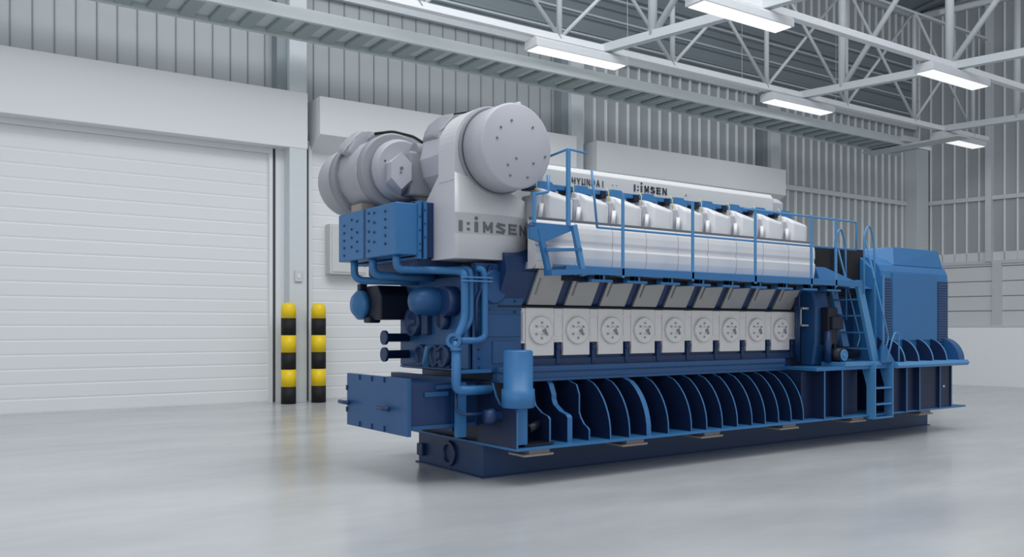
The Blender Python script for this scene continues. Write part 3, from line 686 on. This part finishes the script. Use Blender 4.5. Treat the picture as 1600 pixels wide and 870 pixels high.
# far turbocharger: drum, collar, casing, scroll, hexagonal inlet
X2, Z2 = -0.66, 3.54
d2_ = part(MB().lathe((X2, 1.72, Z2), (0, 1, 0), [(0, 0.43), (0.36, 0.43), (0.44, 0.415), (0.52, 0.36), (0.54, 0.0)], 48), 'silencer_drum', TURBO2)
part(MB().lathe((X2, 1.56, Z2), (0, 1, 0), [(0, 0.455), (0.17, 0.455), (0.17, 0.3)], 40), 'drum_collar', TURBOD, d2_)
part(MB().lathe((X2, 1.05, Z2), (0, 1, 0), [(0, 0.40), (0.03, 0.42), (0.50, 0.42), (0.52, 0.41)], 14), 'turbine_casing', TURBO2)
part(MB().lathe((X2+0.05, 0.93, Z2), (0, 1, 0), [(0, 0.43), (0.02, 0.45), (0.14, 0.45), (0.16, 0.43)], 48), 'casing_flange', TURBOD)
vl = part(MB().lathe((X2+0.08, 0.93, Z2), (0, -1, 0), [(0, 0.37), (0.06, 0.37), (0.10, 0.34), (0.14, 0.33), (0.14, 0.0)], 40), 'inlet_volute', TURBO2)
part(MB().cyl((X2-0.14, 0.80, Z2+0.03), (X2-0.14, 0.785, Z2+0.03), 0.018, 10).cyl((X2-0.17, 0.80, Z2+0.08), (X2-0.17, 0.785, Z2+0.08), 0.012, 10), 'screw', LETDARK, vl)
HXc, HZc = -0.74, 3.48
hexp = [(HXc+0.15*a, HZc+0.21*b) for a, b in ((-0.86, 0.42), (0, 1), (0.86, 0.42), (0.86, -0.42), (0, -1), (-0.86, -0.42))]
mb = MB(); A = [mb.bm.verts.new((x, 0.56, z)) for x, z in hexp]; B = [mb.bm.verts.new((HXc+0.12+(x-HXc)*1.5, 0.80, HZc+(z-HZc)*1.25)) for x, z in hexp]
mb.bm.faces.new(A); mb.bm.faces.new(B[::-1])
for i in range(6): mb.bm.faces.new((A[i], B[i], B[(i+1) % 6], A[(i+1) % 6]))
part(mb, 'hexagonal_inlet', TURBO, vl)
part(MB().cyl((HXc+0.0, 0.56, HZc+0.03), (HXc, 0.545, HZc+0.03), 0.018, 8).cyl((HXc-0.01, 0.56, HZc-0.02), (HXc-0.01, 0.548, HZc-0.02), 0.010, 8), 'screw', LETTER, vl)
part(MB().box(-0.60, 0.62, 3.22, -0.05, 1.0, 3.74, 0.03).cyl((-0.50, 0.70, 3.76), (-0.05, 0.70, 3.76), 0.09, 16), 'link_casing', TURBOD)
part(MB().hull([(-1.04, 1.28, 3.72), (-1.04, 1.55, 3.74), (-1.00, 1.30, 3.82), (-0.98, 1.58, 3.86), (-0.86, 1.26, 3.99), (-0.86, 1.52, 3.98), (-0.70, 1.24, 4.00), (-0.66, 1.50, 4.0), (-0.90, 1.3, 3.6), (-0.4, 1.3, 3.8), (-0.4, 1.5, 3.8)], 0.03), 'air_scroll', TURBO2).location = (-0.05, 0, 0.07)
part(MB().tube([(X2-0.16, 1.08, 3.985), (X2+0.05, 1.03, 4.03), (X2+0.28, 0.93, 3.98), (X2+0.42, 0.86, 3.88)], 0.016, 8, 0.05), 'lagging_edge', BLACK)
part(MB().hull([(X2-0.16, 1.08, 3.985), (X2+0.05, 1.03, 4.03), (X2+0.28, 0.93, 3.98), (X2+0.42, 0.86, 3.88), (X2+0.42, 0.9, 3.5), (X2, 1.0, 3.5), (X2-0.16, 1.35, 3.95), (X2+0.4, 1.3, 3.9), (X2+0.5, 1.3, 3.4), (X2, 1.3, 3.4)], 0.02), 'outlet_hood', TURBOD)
part(MB().box(-0.98, 1.10, 3.06, -0.45, 1.38, 3.16, 0.005), 'turbo_foot', PAD)

# charge air coolers
cl = part(MB().box(-1.0, 0.21, 2.50, -0.72, 0.95, 3.07, 0.012), 'charge_air_cooler', BLUE)
cr_ = part(MB().box(-1.0, 1.01, 2.50, -0.72, 1.70, 3.07, 0.012), 'charge_air_cooler', BLUE)
part(MB().box(-0.99, 0.94, 2.50, -0.72, 1.02, 3.07), 'cooler_joint', NAVY)
part(MB().box(-0.73, 0.25, 2.48, -0.35, 1.72, 3.10, 0.008), 'cooler_rear_casing', NAVY)
part(MB().box(-0.73, 0.185, 2.46, -0.69, 1.73, 3.10, 0.004).box(-0.66, 0.185, 2.46, -0.62, 1.73, 3.10, 0.004), 'cooler_flange', BLUE)
def bolts(parent, ys):
    b = part(MB().cyl((-1.0, 0, 0), (-1.012, 0, 0), 0.015, 8), 'bolt', NAVY, parent); first_ = True
    for y, zs in ys:
        for z in zs:
            if first_: b.location = (0, y, z); first_ = False
            else: c = b.copy(); COL.objects.link(c); c.location = (0, y, z)
bolts(cl, [(0.45, [2.63, 2.72, 2.81, 2.90, 2.99]), (0.72, [2.67, 2.78, 2.89, 3.00]), (0.86, [2.58, 2.69, 2.80, 2.92, 3.01])])
bolts(cr_, [(1.17, [2.60, 2.71, 2.82, 2.95]), (1.32, [2.66, 2.77, 2.87, 2.98]), (1.53, [2.57, 2.66, 2.75, 2.84, 2.93])])
sf = part(MB().cyl((-0.71, 0.185, 0), (-0.71, 0.175, 0), 0.010, 8), 'bolt', NAVY, cl); sf.location.z = 2.55
for i in range(1, 7): c = sf.copy(); COL.objects.link(c); c.location = (0.0 if i % 2 else 0.06, 0, 2.55+0.075*i)
part(MB().box(-0.70, 0.3, 2.32, -0.1, 1.5, 2.50, 0.02), 'cooler_support', NAVY)

# cooling water pipes
part(MB().tube([(-0.93, 0.32, 2.52), (-0.93, 0.32, 2.345), (-0.50, 0.25, 2.345), (-0.38, -0.05, 2.325), (-0.36, -0.18, 2.30), (-0.36, -0.18, 1.78), (-0.47, -0.20, 1.60), (-0.48, -0.22, 1.56)], 0.043, 16, 0.10), 'water_pipe', BLUE)
part(MB().tube([(-0.45, 0.25, 2.345), (-0.26, -0.12, 2.345), (-0.26, -0.14, 2.25), (-0.26, -0.14, 1.78), (-0.40, -0.16, 1.62)], 0.038, 16, 0.08), 'water_pipe', BLUE)
part(MB().tube([(-0.92, 0.92, 2.52), (-0.92, 0.92, 2.31), (-0.5, 0.80, 2.29), (-0.22, 0.7, 2.29)], 0.045, 16, 0.12), 'water_pipe', BLUE)
part(MB().tube([(-0.92, 1.42, 2.52), (-0.92, 1.42, 2.27), (-0.5, 1.2, 2.26), (-0.22, 1.1, 2.26)], 0.045, 16, 0.12), 'water_pipe', BLUE)
part(MB().tube([(-0.20, -0.16, 2.36), (-0.13, -0.2, 2.34), (-0.11, -0.20, 2.22), (-0.11, -0.20, 1.60), (-0.20, -0.22, 1.56), (-0.46, -0.22, 1.56)], 0.038, 16, 0.09), 'water_pipe', BLUE)
part(MB().tube([(-0.02, -0.19, 2.40), (-0.20, -0.17, 2.0), (-0.2, -0.17, 1.6)], 0.02, 10, 0.05), 'water_pipe', NAVY)
part(MB().lathe((-0.47, -0.17, 1.56), (-0.75, -0.66, 0), [(0, 0.06), (0.05, 0.06), (0.05, 0.085), (0.08, 0.085), (0.08, 0.05), (0.04, 0.05), (0.04, 0.0)], 24), 'pipe_flange', BLUE)
part(MB().tube([(-0.48, -0.20, 1.56), (-0.48, -0.20, 1.03), (-0.36, -0.24, 1.02), (-0.06, -0.24, 1.02)], 0.052, 16, 0.13), 'drain_pipe', BLUE)
part(MB().lathe((-0.48, -0.20, 1.48), (0, 0, -1), [(0, 0.065), (0.03, 0.065)], 20), 'pipe_flange', BLUE)
for z in (2.21, 2.25):
    part(MB().bar((-0.44, -0.24, z), (-0.04, -0.24, z), 0.03, 0.014), 'pipe_clamp', BLUE2)
part(MB().box(-0.4, -0.17, 1.20, 0.0, -0.1, 1.24, 0.003), 'pipe_rail', BLUE)
part(MB().tube([(-0.46, -0.16, 1.0), (-0.46, -0.16, 0.8), (-0.40, -0.2, 0.76), (-0.1, -0.3, 0.76)], 0.018, 8, 0.05), 'small_pipe', NAVY)
part(MB().box(-0.42, -0.12, 0.5, -0.30, -0.06, 1.1, 0.003), 'pipe_bracket', BLUE)
part(MB().lathe((-0.22, -0.35, 0.74), (1, -0.35, 0), [(0, 0.07), (0.1, 0.09), (0.14, 0.05), (0.32, 0.045), (0.36, 0.06), (0.4, 0.06)], 20), 'drain_valve', NAVY)
part(MB().box(0.1, -0.66, 0.42, 0.5, -0.15, 0.44).cyl((0.25, -0.5, 0.58), (0.5, -0.4, 0.62), 0.05, 14), 'drain_elbow', DEEP)

# filter column beside the engine corner
ft = part(MB().box(0.0, -0.66, 0.44, 0.14, -0.54, 0.86, 0.006), 'filter_stand', BLUE)
part(MB().lathe((0.055, -0.60, 0.84), (0, 0, 1), [(0, 0.165), (0.01, 0.18), (0.20, 0.18), (0.205, 0.16), (0.60, 0.16), (0.615, 0.152), (0.62, 0.13)], 40), 'oil_filter', BLUE)

# front end pumps and fittings
pb = part(MB().prism([(1.32, 1.80), (1.84, 1.80), (1.86, 2.1), (1.70, 2.22), (1.40, 2.22), (1.32, 2.1)], 'X', -0.62, -0.18, 0.02), 'water_pump', DEEP)
part(MB().lathe((-0.62, 1.80, 1.99), (-1, 0, 0), [(0, 0.19), (0.06, 0.19), (0.08, 0.17), (0.13, 0.12), (0.15, 0.0)], 28), 'pump_cap', BLUE, pb)
part(MB().box(-0.70, 1.72, 2.17, -0.60, 1.82, 2.25, 0.015), 'pump_lug', DEEP, pb)
part(MB().box(-0.66, 1.55, 1.76, -0.5, 1.72, 1.84, 0.02), 'pump_lug', DEEP, pb)
part(MB().box(-0.5, 1.58, 1.80, -0.2, 1.95, 2.15, 0.02), 'pump_body', DEEP, pb)
for z, zz in ((1.58, 0.0), (1.375, 0.0)):
    part(MB().lathe((-0.58, 1.33, z), (1, 0, 0), [(0, 0.05), (0, 0.088), (0.035, 0.088), (0.035, 0.052), (0.40, 0.052)], 24), 'flanged_pipe', NAVY)
part(MB().lathe((-0.22, 0.40, 2.0), (-1, 0, 0), [(0, 0.15), (0.22, 0.165), (0.30, 0.165), (0.40, 0.15), (0.47, 0.11), (0.50, 0.05), (0.505, 0.0)], 32), 'pump_dome', ENDB)
part(MB().lathe((-0.22, 0.24, 2.0), (-1, 0, 0), [(0, 0.17), (0.18, 0.17), (0.18, 0.1)], 28), 'pump_flange', NAVY)
part(MB().lathe((-0.23, 0.42, 1.79), (-1, 0, 0), [(0, 0.11), (0.10, 0.11), (0.10, 0.09), (0.07, 0.08), (0.07, 0.0)], 28), 'ring_flange', NAVY)
part(MB().lathe((-0.23, 1.10, 1.77), (-1, 0, 0), [(0, 0.17), (0.10, 0.17), (0.10, 0.14), (0.07, 0.13), (0.07, 0.05), (0.13, 0.04), (0.13, 0.0)], 28), 'hand_wheel', NAVY)
for y in (0.95, 0.62, 0.42):
    part(MB().lathe((-0.23, y, 1.375), (-1, 0, 0), [(0, 0.125), (0.07, 0.125), (0.07, 0.10), (0.04, 0.09), (0.04, 0.0)], 28), 'blank_flange', NAVY)
part(MB().hull([(-0.30, 0.80, 1.48), (-0.30, 0.74, 1.48), (-0.36, 0.77, 1.25), (-0.23, 0.82, 1.5), (-0.23, 0.72, 1.5), (-0.23, 0.77, 1.22)]), 'lever', BLUE2)
part(MB().box(-0.27, 0.3, 1.24, -0.23, 1.3, 1.27, 0.004).box(-0.30, 0.75, 1.62, -0.22, 0.9, 2.1, 0.01), 'cover_rib', NAVY)
